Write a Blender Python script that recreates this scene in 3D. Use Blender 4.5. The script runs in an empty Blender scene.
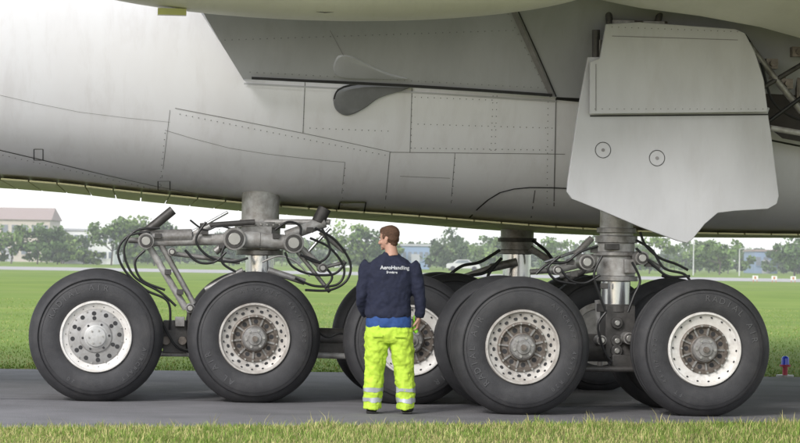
import bpy, bmesh, math, random
import numpy as np
from math import sin, cos, pi, radians
from mathutils import Vector, Matrix
from mathutils.bvhtree import BVHTree
random.seed(4); rng=np.random.default_rng(4)
scene=bpy.context.scene
COL=scene.collection
# ---------------------------------------------------------------- materials
def mat(name,col,rough=0.5,metal=0.0,var=0.15,scale=6.0,bump=0.0,bscale=60.0,col2=None,stretch=(1,1,1),spec=None,attr=None,stain=0,stain_col=(0.30,0.26,0.24),sscale=(5,1,0.7)):
    m=bpy.data.materials.new(name); m.use_nodes=True
    nt=m.node_tree; N=nt.nodes; L=nt.links
    b=N['Principled BSDF']
    b.inputs['Roughness'].default_value=rough; b.inputs['Metallic'].default_value=metal
    if spec is not None: b.inputs['Specular IOR Level'].default_value=spec
    tc=N.new('ShaderNodeTexCoord'); mp=N.new('ShaderNodeMapping')
    mp.inputs['Scale'].default_value=stretch
    L.new(tc.outputs['Object'],mp.inputs['Vector'])
    n=N.new('ShaderNodeTexNoise'); n.inputs['Scale'].default_value=scale; n.inputs['Detail'].default_value=8; n.inputs['Roughness'].default_value=0.62
    L.new(mp.outputs['Vector'],n.inputs['Vector'])
    r=N.new('ShaderNodeValToRGB'); r.color_ramp.elements[0].position=0.32; r.color_ramp.elements[1].position=0.68
    c2=col2 if col2 else tuple(c*(1-var) for c in col)
    r.color_ramp.elements[0].color=(*c2,1); r.color_ramp.elements[1].color=(*col,1)
    L.new(n.outputs['Fac'],r.inputs['Fac'])
    out=r.outputs['Color']
    if stain:
        m2=N.new('ShaderNodeMapping'); m2.inputs['Scale'].default_value=sscale; L.new(tc.outputs['Object'],m2.inputs['Vector'])
        n3=N.new('ShaderNodeTexNoise'); n3.inputs['Scale'].default_value=1.6; n3.inputs['Detail'].default_value=9; n3.inputs['Roughness'].default_value=.7; n3.inputs['Distortion'].default_value=.4
        L.new(m2.outputs['Vector'],n3.inputs['Vector'])
        r3=N.new('ShaderNodeValToRGB'); r3.color_ramp.elements[0].position=.50; r3.color_ramp.elements[0].color=(0,0,0,1); r3.color_ramp.elements[1].position=.78; r3.color_ramp.elements[1].color=(stain,)*3+(1,)
        L.new(n3.outputs['Fac'],r3.inputs['Fac'])
        mx=N.new('ShaderNodeMix'); mx.data_type='RGBA'; L.new(r3.outputs['Color'],mx.inputs['Factor']); L.new(out,mx.inputs['A']); mx.inputs['B'].default_value=(*stain_col,1); out=mx.outputs['Result']
    if attr:
        a=N.new('ShaderNodeAttribute'); a.attribute_name=attr
        mx=N.new('ShaderNodeMix'); mx.data_type='RGBA'; mx.blend_type='MULTIPLY'; mx.inputs['Factor'].default_value=1
        L.new(out,mx.inputs['A']); L.new(a.outputs['Color'],mx.inputs['B']); out=mx.outputs['Result']
    L.new(out,b.inputs['Base Color'])
    if bump>0:
        n2=N.new('ShaderNodeTexNoise'); n2.inputs['Scale'].default_value=bscale; n2.inputs['Detail'].default_value=6
        L.new(mp.outputs['Vector'],n2.inputs['Vector'])
        bp=N.new('ShaderNodeBump'); bp.inputs['Strength'].default_value=bump; bp.inputs['Distance'].default_value=0.02
        L.new(n2.outputs['Fac'],bp.inputs['Height']); L.new(bp.outputs['Normal'],b.inputs['Normal'])
    return m
M={}
M['skin_paint']=mat('airframe_white_paint',(0.88,0.885,0.93),0.36,0,0.10,1.1,0.03,2.2,col2=(0.83,0.825,0.86),stretch=(1.6,1,0.5),stain=.26,stain_col=(.50,.46,.45),sscale=(3.2,1,.7))
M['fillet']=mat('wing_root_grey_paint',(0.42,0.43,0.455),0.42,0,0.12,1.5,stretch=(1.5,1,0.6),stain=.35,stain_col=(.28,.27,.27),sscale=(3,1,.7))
M['outlet']=mat('outlet_dark_grey',(0.20,0.205,0.215),0.5,0,0.25,5)
M['door']=mat('gear_door_grey_paint',(0.55,0.555,0.585),0.42,0,0.10,2.2,0.02,3,stretch=(1.5,1,0.6),stain=.28,stain_col=(.36,.34,.33),sscale=(3,1,.7))
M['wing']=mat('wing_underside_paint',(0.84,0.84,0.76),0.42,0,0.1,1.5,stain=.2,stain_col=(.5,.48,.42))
M['belly']=mat('belly_grass_bounce',(0.88,0.86,0.50),0.5,0,0.12,4)  # yellow light bounced off the grass is put into this colour
M['seam']=mat('panel_sealant',(0.28,0.27,0.28),0.6,0,0.3,8)
M['seamdark']=mat('dark_gap',(0.035,0.035,0.038),0.7,0,0.3,8)
M['rivet']=mat('rivet_metal',(0.22,0.22,0.23),0.5,0.2)
M['bay']=mat('gear_bay_shade',(0.06,0.05,0.045),0.7,0,0.5,5)
M['tire']=mat('tire_rubber',(0.046,0.046,0.050),0.66,0,0.4,5,0.15,90,col2=(0.028,0.028,0.031),stain=.45,stain_col=(.095,.09,.088),sscale=(2,2,2))
M['letter']=mat('tire_lettering',(0.095,0.095,0.10),0.6)
M['rimwhite']=mat('wheel_rim_white',(0.80,0.79,0.77),0.4,0,0.35,7,0.05,40,col2=(0.62,0.59,0.55),stain=.5,stain_col=(.22,.17,.13),sscale=(4,4,4))
M['rimgrey']=mat('wheel_rim_dirty',(0.60,0.58,0.55),0.45,0.1,0.5,8,0.05,40,col2=(0.36,0.33,0.30),stain=.7,stain_col=(.14,.11,.09),sscale=(4,4,4))
M['disc']=mat('wheel_disc_silver',(0.40,0.40,0.40),0.5,0.15,0.3,9,0.05,40,col2=(0.29,0.28,0.27),stain=.6,stain_col=(.14,.12,.1),sscale=(5,5,5))
M['cap']=mat('hub_cap_grey',(0.55,0.55,0.54),0.45,0.1,0.3,9,stain=.5,stain_col=(.2,.18,.16),sscale=(5,5,5))
M['hubbrown']=mat('brake_hub_metal',(0.24,0.21,0.185),0.5,0.35,0.5,18,0.1,60,col2=(0.12,0.10,0.085))
M['steel']=mat('gear_steel_grey',(0.36,0.355,0.35),0.42,0.35,0.4,12,0.05,50,col2=(0.17,0.16,0.15),stain=.6,stain_col=(.1,.085,.07),sscale=(6,6,3))
M['greypaint']=mat('gear_light_grey_paint',(0.50,0.50,0.495),0.42,0.1,0.45,9,0.05,50,col2=(0.26,0.245,0.23),stain=.7,stain_col=(.13,.105,.085),sscale=(6,6,3))
M['chrome']=mat('oleo_chrome',(0.72,0.73,0.75),0.22,0.9,0.1,10)
M['black']=mat('hose_black',(0.014,0.014,0.015),0.45,0,0.2,10)
M['darkmetal']=mat('bogie_dark_metal',(0.095,0.09,0.087),0.5,0.3,0.5,10,0.1,40)
M['sage']=mat('lamp_lens_olive',(0.30,0.31,0.04),0.3)
M['bolt']=mat('bolt_metal',(0.45,0.44,0.42),0.35,0.7)
# ---------------------------------------------------------------- mesh helpers
def obj(name,verts,faces,material=None,parent=None,smooth=False):
    me=bpy.data.meshes.new(name); me.from_pydata([tuple(v) for v in verts],[],faces); me.update()
    o=bpy.data.objects.new(name,me); COL.objects.link(o)
    if material: me.materials.append(material)
    if smooth: me.shade_smooth()
    if parent: o.parent=parent
    return o
def empty(name,loc=(0,0,0),rz=0,parent=None):
    e=bpy.data.objects.new(name,None); e.empty_display_size=0.3; e.location=loc; e.rotation_euler=(0,0,rz); COL.objects.link(e)
    if parent: e.parent=parent
    return e
class Bag:
    """accumulates geometry of several parts into one mesh with material slots"""
    def __init__(s): s.v=[];s.f=[];s.m=[];s.mats=[]
    def mi(s,m):
        if m not in s.mats: s.mats.append(m)
        return s.mats.index(m)
    def add(s,v,f,m):
        o=len(s.v); s.v+=[tuple(p) for p in v]; i=s.mi(m)
        for q in f: s.f.append([k+o for k in q]); s.m.append(i)
    def cyl(s,a,b,r,m,r2=None,n=20,caps=True):
        a=Vector(a);b=Vector(b); d=(b-a).normalized()
        up=Vector((0,0,1)) if abs(d.z)<0.9 else Vector((1,0,0))
        x=d.cross(up).normalized(); y=d.cross(x)
        r2=r if r2 is None else r2
        v=[];f=[]
        for c,rr in((a,r),(b,r2)):
            for k in range(n):
                t=2*pi*k/n; v.append(c+x*rr*cos(t)+y*rr*sin(t))
        for k in range(n):
            j=(k+1)%n; f.append([k,j,n+j,n+k])
        if caps: f.append(list(range(n))[::-1]); f.append(list(range(n,2*n)))
        s.add(v,f,m)
    def tube(s,pts,radii,m,n=14):
        pts=[Vector(p) for p in pts]
        if not hasattr(radii,'__len__'): radii=[radii]*len(pts)
        v=[];f=[]
        ref=Vector((0.13,1,0.07)).normalized()
        for i,p in enumerate(pts):
            d=(pts[min(i+1,len(pts)-1)]-pts[max(i-1,0)]).normalized()
            x=d.cross(ref)
            if x.length<1e-3: x=d.cross(Vector((1,0,0)))
            x.normalize(); y=d.cross(x)
            r=radii[i]; ra,rb=(r if hasattr(r,'__len__') else (r,r))
            for k in range(n):
                t=2*pi*k/n; v.append(p+x*ra*cos(t)+y*rb*sin(t))
        for i in range(len(pts)-1):
            for k in range(n):
                j=(k+1)%n; f.append([i*n+k,i*n+j,(i+1)*n+j,(i+1)*n+k])
        f.append(list(range(n))[::-1]); f.append([(len(pts)-1)*n+k for k in range(n)])
        s.add(v,f,m)
    def box(s,c,h,m,rot=None):
        c=Vector(c); v=[]
        for x in(-1,1):
            for y in(-1,1):
                for z in(-1,1):
                    p=Vector((x*h[0],y*h[1],z*h[2]))
                    if rot is not None: p=rot@p
                    v.append(c+p)
        s.add(v,[[0,1,3,2],[4,6,7,5],[0,4,5,1],[2,3,7,6],[0,2,6,4],[1,5,7,3]],m)
    def ell(s,c,r,m,n=16,rot=None):
        c=Vector(c); v=[];f=[]
        for i in range(n+1):
            ph=pi*i/n
            for k in range(2*n):
                t=2*pi*k/(2*n)
                p=Vector((r[0]*sin(ph)*cos(t),r[1]*sin(ph)*sin(t),r[2]*cos(ph)))
                if rot is not None: p=rot@p
                v.append(c+p)
        w=2*n
        for i in range(n):
            for k in range(w):
                j=(k+1)%w; f.append([i*w+k,(i+1)*w+k,(i+1)*w+j,i*w+j])
        s.add(v,f,m)
    def revolve(s,prof,m,n=96,c=(0,0,0)):
        # axis = local y, profile = (y, r)
        v=[];f=[];w=len(prof)
        for k in range(n):
            t=2*pi*k/n
            for (a,r) in prof: v.append((c[0]+r*cos(t),c[1]+a,c[2]+r*sin(t)))
        for k in range(n):
            j=(k+1)%n
            for i in range(w-1): f.append([k*w+i,k*w+i+1,j*w+i+1,j*w+i])
        s.add(v,f,m)
    def make(s,name,parent=None,smooth=True,angle=35,bevel=0,loc=None):
        me=bpy.data.meshes.new(name); me.from_pydata(s.v,[],s.f)
        for q in s.mats: me.materials.append(q)
        me.polygons.foreach_set('material_index',s.m)
        bm=bmesh.new(); bm.from_mesh(me); bmesh.ops.recalc_face_normals(bm,faces=bm.faces); bm.to_mesh(me); bm.free()
        me.update()
        if smooth:
            me.shade_smooth()
            try: me.set_sharp_from_angle(angle=radians(angle))
            except Exception: pass
        o=bpy.data.objects.new(name,me); COL.objects.link(o)
        if bevel:
            b=o.modifiers.new('bevel','BEVEL'); b.width=bevel; b.segments=2; b.limit_method='ANGLE'
        if parent: o.parent=parent
        if loc: o.location=loc
        return o
def smoothpath(pts,n=8):
    P=[Vector(p) for p in pts]; out=[]
    for i in range(len(P)-1):
        p0=P[max(i-1,0)];p1=P[i];p2=P[i+1];p3=P[min(i+2,len(P)-1)]
        for k in range(n):
            t=k/n
            out.append(0.5*((2*p1)+(-p0+p2)*t+(2*p0-5*p1+4*p2-p3)*t*t+(-p0+3*p1-3*p2+p3)*t**3))
    out.append(P[-1]); return out
# ---------------------------------------------------------------- camera
F=2520.0; PITCH=math.atan(36.5/F); ROLL=radians(0.9); CAM=Vector((0,0,1.52))
cam=bpy.data.cameras.new('camera'); camo=bpy.data.objects.new('camera',cam); COL.objects.link(camo)
cam.sensor_width=36; cam.lens=36*F/800; cam.clip_end=8000; cam.clip_start=0.1
cam.dof.use_dof=True; cam.dof.focus_distance=24.9; cam.dof.aperture_fstop=8
camo.matrix_world=Matrix.Translation(CAM)@Matrix.Rotation(pi/2+PITCH,4,'X')@Matrix.Rotation(ROLL,4,'Z')
scene.camera=camo
def sight(u,v):   # surveyed sight-line of a point measured on the photograph
    du=u-400; dv=221.5-v
    x=du*cos(ROLL)-dv*sin(ROLL); z=du*sin(ROLL)+dv*cos(ROLL)
    return Vector((x,F*cos(PITCH)-z*sin(PITCH),F*sin(PITCH)+z*cos(PITCH)))
# ---------------------------------------------------------------- aircraft frame
ANG=radians(6); Q=Vector((0,29.3,0))
plane=empty('passenger_airplane',Q,ANG)
RI=Matrix.Rotation(-ANG,3,'Z')
CL=RI@(CAM-Q)
def el(u,v,t):   # side-elevation point at lateral station t (m from the centreline)
    d=RI@sight(u,v); k=(-t-CL.y)/d.y
    return CL+d*k
# fuselage / fairing loft
prof=[(0,0),(0.8,0.0),(1.5,0.01),(2.1,0.05),(2.6,0.13),(3.0,0.29),(3.3,0.52),(3.55,0.86),(3.72,1.22),(3.83,1.62),(3.88,2.05),(3.86,2.5),(3.74,3.1),(3.45,3.8),(2.9,4.6),(2.0,5.3),(1.0,5.7),(0,5.8)]
prof=[(p.x,p.y) for p in smoothpath([(a,b,0) for a,b in prof],3)]
full=prof+[(-a,b) for a,b in prof[-2:0:-1]]
stations=[(-30,3.9,0.35),(-24,3.2,0.6),(-18,2.75,0.82),(-12,2.52,0.95),(-8,2.42,0.99),(-4.5,2.31,1),(-3,2.19,1),(-1.5,2.07,1),(0,1.99,1),(1.5,1.90,1),(3,1.86,1),(5,1.87,1),(9,1.95,0.99),(14,2.15,0.97),(22,2.3,0.95),(30,2.5,0.8),(33,3.2,0.45)]
sp=smoothpath(stations,4)
v=[];f=[];w=len(full)
for p in sp:
    for (a,b) in full: v.append((p.x,-a*p.z,p.y+b*(0.55+0.45*p.z)))
for i in range(len(sp)-1):
    for k in range(w):
        j=(k+1)%w; f.append([i*w+k,i*w+j,(i+1)*w+j,(i+1)*w+k])
f.append(list(range(w))); f.append([(len(sp)-1)*w+k for k in range(w)][::-1])
bg=Bag(); bg.add(v,f,M['skin_paint']); fus=bg.make('fuselage',plane,angle=60)
fbvh=BVHTree.FromPolygons([Vector(q) for q in v],f)
def onskin(u,v_,off=0.004,bvh=None):
    d=(RI@sight(u,v_)).normalized()
    h=(bvh or fbvh).ray_cast(CL,d)
    if h[0] is None: return None
    n=h[1]
    if n.dot(d)>0: n=-n
    return h[0]+n*off, n
def seam(bag,pts,wd,m,off=0.004,bvh=None,dens=9):
    P=smoothpath([(a,b,0) for a,b in pts],2) if len(pts)>2 else [Vector((a,b,0)) for a,b in pts]
    Q2=[]
    for a,b in zip(P[:-1],P[1:]):
        n=max(1,int((b-a).length/dens))
        for k in range(n): Q2.append(a.lerp(b,k/n))
    Q2.append(P[-1])
    L=[onskin(p.x,p.y,off,bvh) for p in Q2]; L=[q for q in L if q]
    if len(L)<2: return
    v=[];f=[]
    for i,(p,n) in enumerate(L):
        d=(L[min(i+1,len(L)-1)][0]-L[max(i-1,0)][0]).normalized(); s=d.cross(n).normalized()*wd/2
        v+= [p-s,p+s]
    for i in range(len(L)-1): f.append([2*i,2*i+1,2*i+3,2*i+2])
    bag.add(v,f,m)
def rivets(bag,a,b,step,r,m,bvh=None):
    a=Vector((*a,0));b=Vector((*b,0)); n=int((b-a).length/step)
    for k in range(n+1):
        p=a.lerp(b,k/max(n,1)); q=onskin(p.x,p.y,0.001,bvh)
        if not q: continue
        c,nn=q; bag.cyl(c,c+nn*0.004,r,m,n=8)
sb=Bag()
S=M['seam']; D=M['seamdark']
seam(sb,[(-60,136),(0,150),(60,164),(160,187),(250,201),(330,211),(430,220),(560,226)],0.015,D)
seam(sb,[(465,223),(478,208),(500,192),(530,187),(568,188)],0.018,D,0.008)
seam(sb,[(390,152),(565,154)],0.008,S); seam(sb,[(390,152),(384,217)],0.008,S); seam(sb,[(305,82),(303,132)],0.007,S)
seam(sb,[(175,108),(303,133),(392,152)],0.007,S); seam(sb,[(170,110),(161,186)],0.005,S)
seam(sb,[(455,153),(451,203)],0.006,S); seam(sb,[(556,98),(554,206)],0.012,S); seam(sb,[(535,190),(530,226)],0.012,S)
seam(sb,[(412,88),(410,152)],0.007,S); seam(sb,[(165,130),(230,148),(303,158),(345,162)],0.005,S)
seam(sb,[(345,162),(340,212)],0.005,S); seam(sb,[(0,95),(80,112),(170,122)],0.0035,S)
seam(sb,[(400,176),(450,178)],0.006,S); seam(sb,[(770,140),(800,146)],0.02,D)
for (x0,y0,x1,y1) in((34,149,43,160),(158,181,170,190)):
    for a,b in(((x0,y0),(x1,y0)),((x1,y0),(x1,y1)),((x1,y1),(x0,y1)),((x0,y1),(x0,y0))): seam(sb,[a,b],0.009,D,dens=3)
for a,b in(((305,84),(303,132)),((412,90),(411,148)),((497,96),(495,150)),((493,96),(491,150)),((415,97),(492,100)),((418,124),(552,128)),((415,148),(552,150)),((165,133),(160,184)),((548,102),(547,204)),((455,158),(452,200)),((180,114),(385,155)),((310,128),(388,131)),((345,168),(342,205)),((3,155),(150,188))):
    rivets(sb,a,b,6.2,0.005,M['rivet'])
# olive lens on the belly
c=[onskin(*q,0.012)[0] for q in((340,201),(366,201),(364,213),(338,212))]
sb.add(c,[[0,1,2,3]],M['sage'])
for a,b in(((340,201),(366,201)),((366,201),(364,213)),((364,213),(338,212)),((338,212),(340,201))): seam(sb,[a,b],0.014,D,0.015,dens=4)
sb.make('fuselage_seams_and_rivets',plane,smooth=False)
# underside panels (ribbed; pale yellow is painted-in grass bounce)
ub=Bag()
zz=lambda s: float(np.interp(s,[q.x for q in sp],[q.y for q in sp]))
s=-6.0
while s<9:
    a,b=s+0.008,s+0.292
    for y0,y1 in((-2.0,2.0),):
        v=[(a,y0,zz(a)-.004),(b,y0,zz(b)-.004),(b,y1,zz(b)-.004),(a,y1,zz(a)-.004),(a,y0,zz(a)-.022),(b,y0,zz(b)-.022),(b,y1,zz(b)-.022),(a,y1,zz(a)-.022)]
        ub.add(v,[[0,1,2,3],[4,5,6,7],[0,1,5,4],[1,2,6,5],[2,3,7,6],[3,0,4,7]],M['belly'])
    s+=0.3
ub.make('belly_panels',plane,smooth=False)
# wing-root fillet
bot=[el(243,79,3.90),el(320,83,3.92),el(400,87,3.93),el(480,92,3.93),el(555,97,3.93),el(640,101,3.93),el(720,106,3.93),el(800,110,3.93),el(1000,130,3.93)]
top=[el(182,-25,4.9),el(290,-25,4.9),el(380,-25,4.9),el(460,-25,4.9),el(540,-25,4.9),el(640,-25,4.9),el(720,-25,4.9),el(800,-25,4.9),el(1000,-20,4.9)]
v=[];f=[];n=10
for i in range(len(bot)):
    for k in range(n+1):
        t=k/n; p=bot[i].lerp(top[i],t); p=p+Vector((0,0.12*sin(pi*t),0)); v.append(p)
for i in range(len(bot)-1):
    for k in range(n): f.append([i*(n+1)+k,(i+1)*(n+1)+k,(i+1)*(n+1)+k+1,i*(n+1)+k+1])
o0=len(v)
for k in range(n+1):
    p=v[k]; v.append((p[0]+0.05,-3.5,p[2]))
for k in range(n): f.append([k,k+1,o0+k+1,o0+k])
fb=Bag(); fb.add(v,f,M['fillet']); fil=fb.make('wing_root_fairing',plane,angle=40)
filb=BVHTree.FromPolygons([Vector(q) for q in v],f)
fs=Bag()
seam(fs,[(513,10),(532,52),(552,96)],0.05,M['seam'],0.012,filb); seam(fs,[(518,10),(537,52),(556,96)],0.014,D,0.016,filb)
seam(fs,[(240,76),(320,80),(400,84),(480,89),(552,94)],0.032,D,0.03,filb)
seam(fs,[(330,30),(345,58)],0.005,S,0.006,filb)
for a,b in(((250,72),(545,88)),((225,40),(520,30)),((508,14),(545,88))): rivets(fs,a,b,7,0.005,M['rivet'],filb)
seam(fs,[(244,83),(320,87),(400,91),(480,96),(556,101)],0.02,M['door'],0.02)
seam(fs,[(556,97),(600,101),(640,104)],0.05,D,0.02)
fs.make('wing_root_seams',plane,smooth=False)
# teardrop outlet on the side + its upper blade
ob=Bag()
def blade(pts,m,bvh,off):
    P=smoothpath([(a,b,0) for a,b in pts],5)
    cx=sum(p.x for p in P)/len(P); cy=sum(p.y for p in P)/len(P)
    v=[];f=[];K=len(P)-1
    for sc,o in((1.0,0.0),(0.95,off*0.7),(0.82,off)):
        for p in P[:-1]:
            q=onskin(cx+(p.x-cx)*sc,cy+(p.y-cy)*sc,o,bvh); v.append(q[0])
    for r in range(2):
        for k in range(K):
            j=(k+1)%K; f.append([r*K+k,r*K+j,(r+1)*K+j,(r+1)*K+k])
    f.append([2*K+k for k in range(K)])
    ob.add(v,f,m)
blade([(333,100),(337,90),(352,85),(380,83),(411,85),(405,89),(380,97),(362,109),(346,115),(336,110),(333,100)],M['outlet'],fbvh,0.05)
blade([(333,66),(338,56),(352,56),(372,66),(392,74),(409,79),(380,79),(345,78),(335,74),(333,66)],M['fillet'],filb,0.025)
ob.make('air_outlet',plane)
mb=Bag()
seam(mb,[(334,98),(338,89),(352,84),(380,81.5),(411,84)],0.02,D,0.03)
mb.make('air_outlet_lip',plane,smooth=False)
# flap fairing (canoe) overhead
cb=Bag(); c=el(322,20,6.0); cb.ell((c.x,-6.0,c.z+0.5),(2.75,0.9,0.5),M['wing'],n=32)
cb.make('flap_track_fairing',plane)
cs=Bag()
for dy in(-0.35,0.35): cs.tube([(c.x-2.2,-6+dy,c.z+0.27),(c.x,-6+dy,c.z+0.035),(c.x+2.2,-6+dy,c.z+0.27)],0.004,D,n=6)
p=el(172,12,6.1); cs.box(p,(0.13,0.05,0.03),M['sage'])
cs.make('flap_track_fairing_trim',plane,smooth=False)
# inboard flap/wing lower surface on the right
edge=[(575,-6),(610,2),(640,8),(700,16),(760,27),(800,38),(860,52),(1000,80)]
E=[el(a,b,4.95) for a,b in edge]
v=[];f=[]; K=len(E)
ts=[4.95,5.15,5.6,6.4,7.4,9.0]; dz=[0.0,-0.0,0.05,0.16,0.3,0.5]
for t,z in zip(ts,dz):
    for p in E: v.append((p.x,-t,p.z+z))
for p in E: v.append((p.x,-9.0,max(p.z,4)+0.95))
for p in E: v.append((p.x,-4.95,max(p.z,4)+0.85))
R=len(ts)+2
for r in range(R):
    r2=(r+1)%R
    for k in range(K-1): f.append([r*K+k,r*K+k+1,r2*K+k+1,r2*K+k])
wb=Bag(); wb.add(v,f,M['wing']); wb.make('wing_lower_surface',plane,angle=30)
# main wing slab above the frame
v=[];f=[]
secs=[(3.3,-1.2,12,4.55),(9.0,1.2,13.5,4.95),(16,6.5,16.5,5.5)]
for (t,s0,s1,z) in secs:
    for (x,z2) in((0,0),(0.25,0.28),(0.6,0.55),(0.9,0.5),(1.0,0.2),(0.9,-0.0),(0.5,-0.1)):
        v.append((s0+(s1-s0)*x,-t,z+z2))
for r in range(2):
    for k in range(7): f.append([r*7+k,r*7+(k+1)%7,(r+1)*7+(k+1)%7,(r+1)*7+k])
f.append(list(range(7))); f.append([14+k for k in range(7)])
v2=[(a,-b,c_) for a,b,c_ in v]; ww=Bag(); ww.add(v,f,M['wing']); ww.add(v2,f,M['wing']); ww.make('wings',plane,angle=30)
# gear bay on the right: flat dark sheet painted as its shade, nothing cut
gb=Bag()
pts=[el(*q,4.3) for q in((735,20),(860,40),(860,150),(790,137),(768,120))]
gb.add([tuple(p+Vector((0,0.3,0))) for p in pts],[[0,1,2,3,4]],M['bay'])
gb.cyl(el(748,44,4.5),el(802,112,4.45),0.035,M['steel']); gb.cyl(el(762,88,4.5),el(806,62,4.45),0.025,M['darkmetal'])
gb.cyl(el(768,122,4.5),el(806,94,4.5),0.02,M['black']); gb.cyl(el(770,128,4.5),el(812,135,4.45),0.03,M['greypaint'])
for q in((771,64),(786,84),(797,52)): p=el(*q,4.42); gb.box(p,(.06,.05,.05),M['hubbrown']); gb.cyl(p+Vector((0,-.05,0)),p+Vector((0,-.09,0)),.03,M['hubbrown'],n=10)
for k in range(4): gb.box(el(770+k*14,48+k*10,4.06),(.015,.03,.32),M['hubbrown'])
gb.tube(smoothpath([el(745,35,4.5),el(760,60,4.5),el(772,100,4.5),el(795,118,4.5),el(815,120,4.5)],6),.014,M['black'],n=8)
gb.make('gear_bay',plane)
# ---------------------------------------------------------------- gear door
def slab(bag,pts,t,th,m):
    P=[el(a,b,t) for a,b in pts]; K=len(P)
    v=[tuple(p) for p in P]+[(p.x,p.y+th,p.z) for p in P]
    f=[list(range(K)),[K+k for k in range(K)][::-1]]+[[k,(k+1)%K,K+(k+1)%K,K+k] for k in range(K)]
    bag.add(v,f,m)
db=Bag()
slab(db,[(588,57),(600,57),(770,108),(768,113),(772,140),(779,196),(777,204),(768,209),(735,211),(718,213),(705,224),(692,240),(687,243),(678,241),(640,227),(600,210),(572,199),(567,192),(568,180),(578,110)],4.62,0.05,M['door'])
db.make('gear_door_lower',plane,smooth=False,bevel=0.008)
db=Bag()
slab(db,[(606,24),(640,22),(735,29),(745,33),(755,52),(764,80),(768,112),(590,114),(590,62),(600,58)],4.72,0.045,M['door'])
db.make('gear_door_upper',plane,smooth=False,bevel=0.008)
dt=Bag()
def disc(bag,u,v_,t,r,m,th=0.006):
    p=el(u,v_,t); bag.cyl((p.x,p.y,p.z),(p.x,p.y-th,p.z),r,m,n=28)
def ring(bag,u,v_,t,r,wd,m):
    p=el(u,v_,t); n=36; v=[];f=[]
    for k in range(n):
        a=2*pi*k/n
        v+=[(p.x+(r-wd)*cos(a),p.y,p.z+(r-wd)*sin(a)),(p.x+r*cos(a),p.y,p.z+r*sin(a))]
    for k in range(n):
        j=(k+1)%n; f.append([2*k,2*k+1,2*j+1,2*j])
    bag.add(v,f,m)
for u,v_ in((603,150),(657,158)):
    ring(dt,u,v_,4.626,0.080,0.006,M['seamdark']); disc(dt,u,v_,4.622,0.016,M['seam'],0.006)
def line(bag,a,b,t,wd,m):
    p=el(*a,t);q=el(*b,t); d=(q-p).normalized(); s=Vector((-d.z,0,d.x))*wd/2
    bag.add([p-s,p+s,q+s,q-s],[[0,1,2,3]],m)
line(dt,(596,64),(596,111),4.725,0.008,S); line(dt,(612,36),(738,40),4.725,0.007,S)
for k in range(24): disc(dt,595+k*7.3,109,4.724,0.005,M['rivet'],0.003)
for k in range(20): disc(dt,612+k*6.6,27+0.25*k,4.724,0.005,M['rivet'],0.003)
line(dt,(590,116),(768,114.5),4.624,0.014,M['seamdark'])
for (u,v_) in((622,26),(652,27)):
    p=el(u,v_,4.5); dt.box(p,(0.11,0.08,0.05),M['steel']); dt.cyl(p+Vector((-0.15,0,0.03)),p+Vector((0.15,0,0.03)),0.03,M['hubbrown'])
dt.cyl(el(600,40,4.5),el(598,60,4.5),0.03,M['steel']); dt.cyl(el(608,10,4.5),el(612,40,4.5),0.035,M['darkmetal'])
dt.cyl(el(596,30,4.5),el(596,60,4.5),0.04,M['darkmetal']); dt.cyl(el(660,12,4.5),el(655,35,4.5),0.035,M['darkmetal'])
dt.make('gear_door_fittings',plane,angle=30)
# ---------------------------------------------------------------- wheels
def letters(txt,R0,a0,da,size):
    vs=[];fs=[]
    for i,ch in enumerate(txt):
        if ch==' ': continue
        cu=bpy.data.curves.new('t','FONT'); cu.body=ch; cu.size=size; cu.align_x='CENTER'; cu.extrude=0.001
        to=bpy.data.objects.new('t',cu); COL.objects.link(to)
        dg=bpy.context.evaluated_depsgraph_get(); me=bpy.data.meshes.new_from_object(to.evaluated_get(dg))
        a=a0-i*da
        o=len(vs)
        for q in me.vertices:
            x,y=q.co.x,q.co.y
            r=R0+y
            ca,sa=cos(a),sin(a)
            px=ca*r+sa*x; pz=sa*r-ca*x
            vs.append((px,-0.004-q.co.z,pz))
        for p in me.polygons: fs.append([o+k for k in p.vertices])
        bpy.data.objects.remove(to); bpy.data.meshes.remove(me)
    return vs,fs
LV,LF=letters('RADIAL AIR',0.475,radians(150),radians(8.5),0.085)
LV2,LF2=letters('AIRCRAFT  46x17 R20',0.49,radians(-20),radians(6),0.055)
R=0.69; ZC=0.668
tp=[(0.10,.335),(0.05,.352),(0.022,.375),(0.006,.42),(0.0,.47),(0.004,.53),(0.022,.585),(0.05,.625),(0.09,.658),(0.13,.676),(0.155,.683),(0.158,.670),(0.170,.670),(0.173,.685),(0.235,.69),(0.238,.676),(0.262,.676),(0.265,.69),(0.327,.685),(0.330,.670),(0.342,.670),(0.345,.683),(0.37,.676),(0.41,.658),(0.45,.625),(0.478,.585),(0.496,.53),(0.5,.47),(0.494,.42),(0.478,.375),(0.45,.352),(0.40,.335)]
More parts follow.
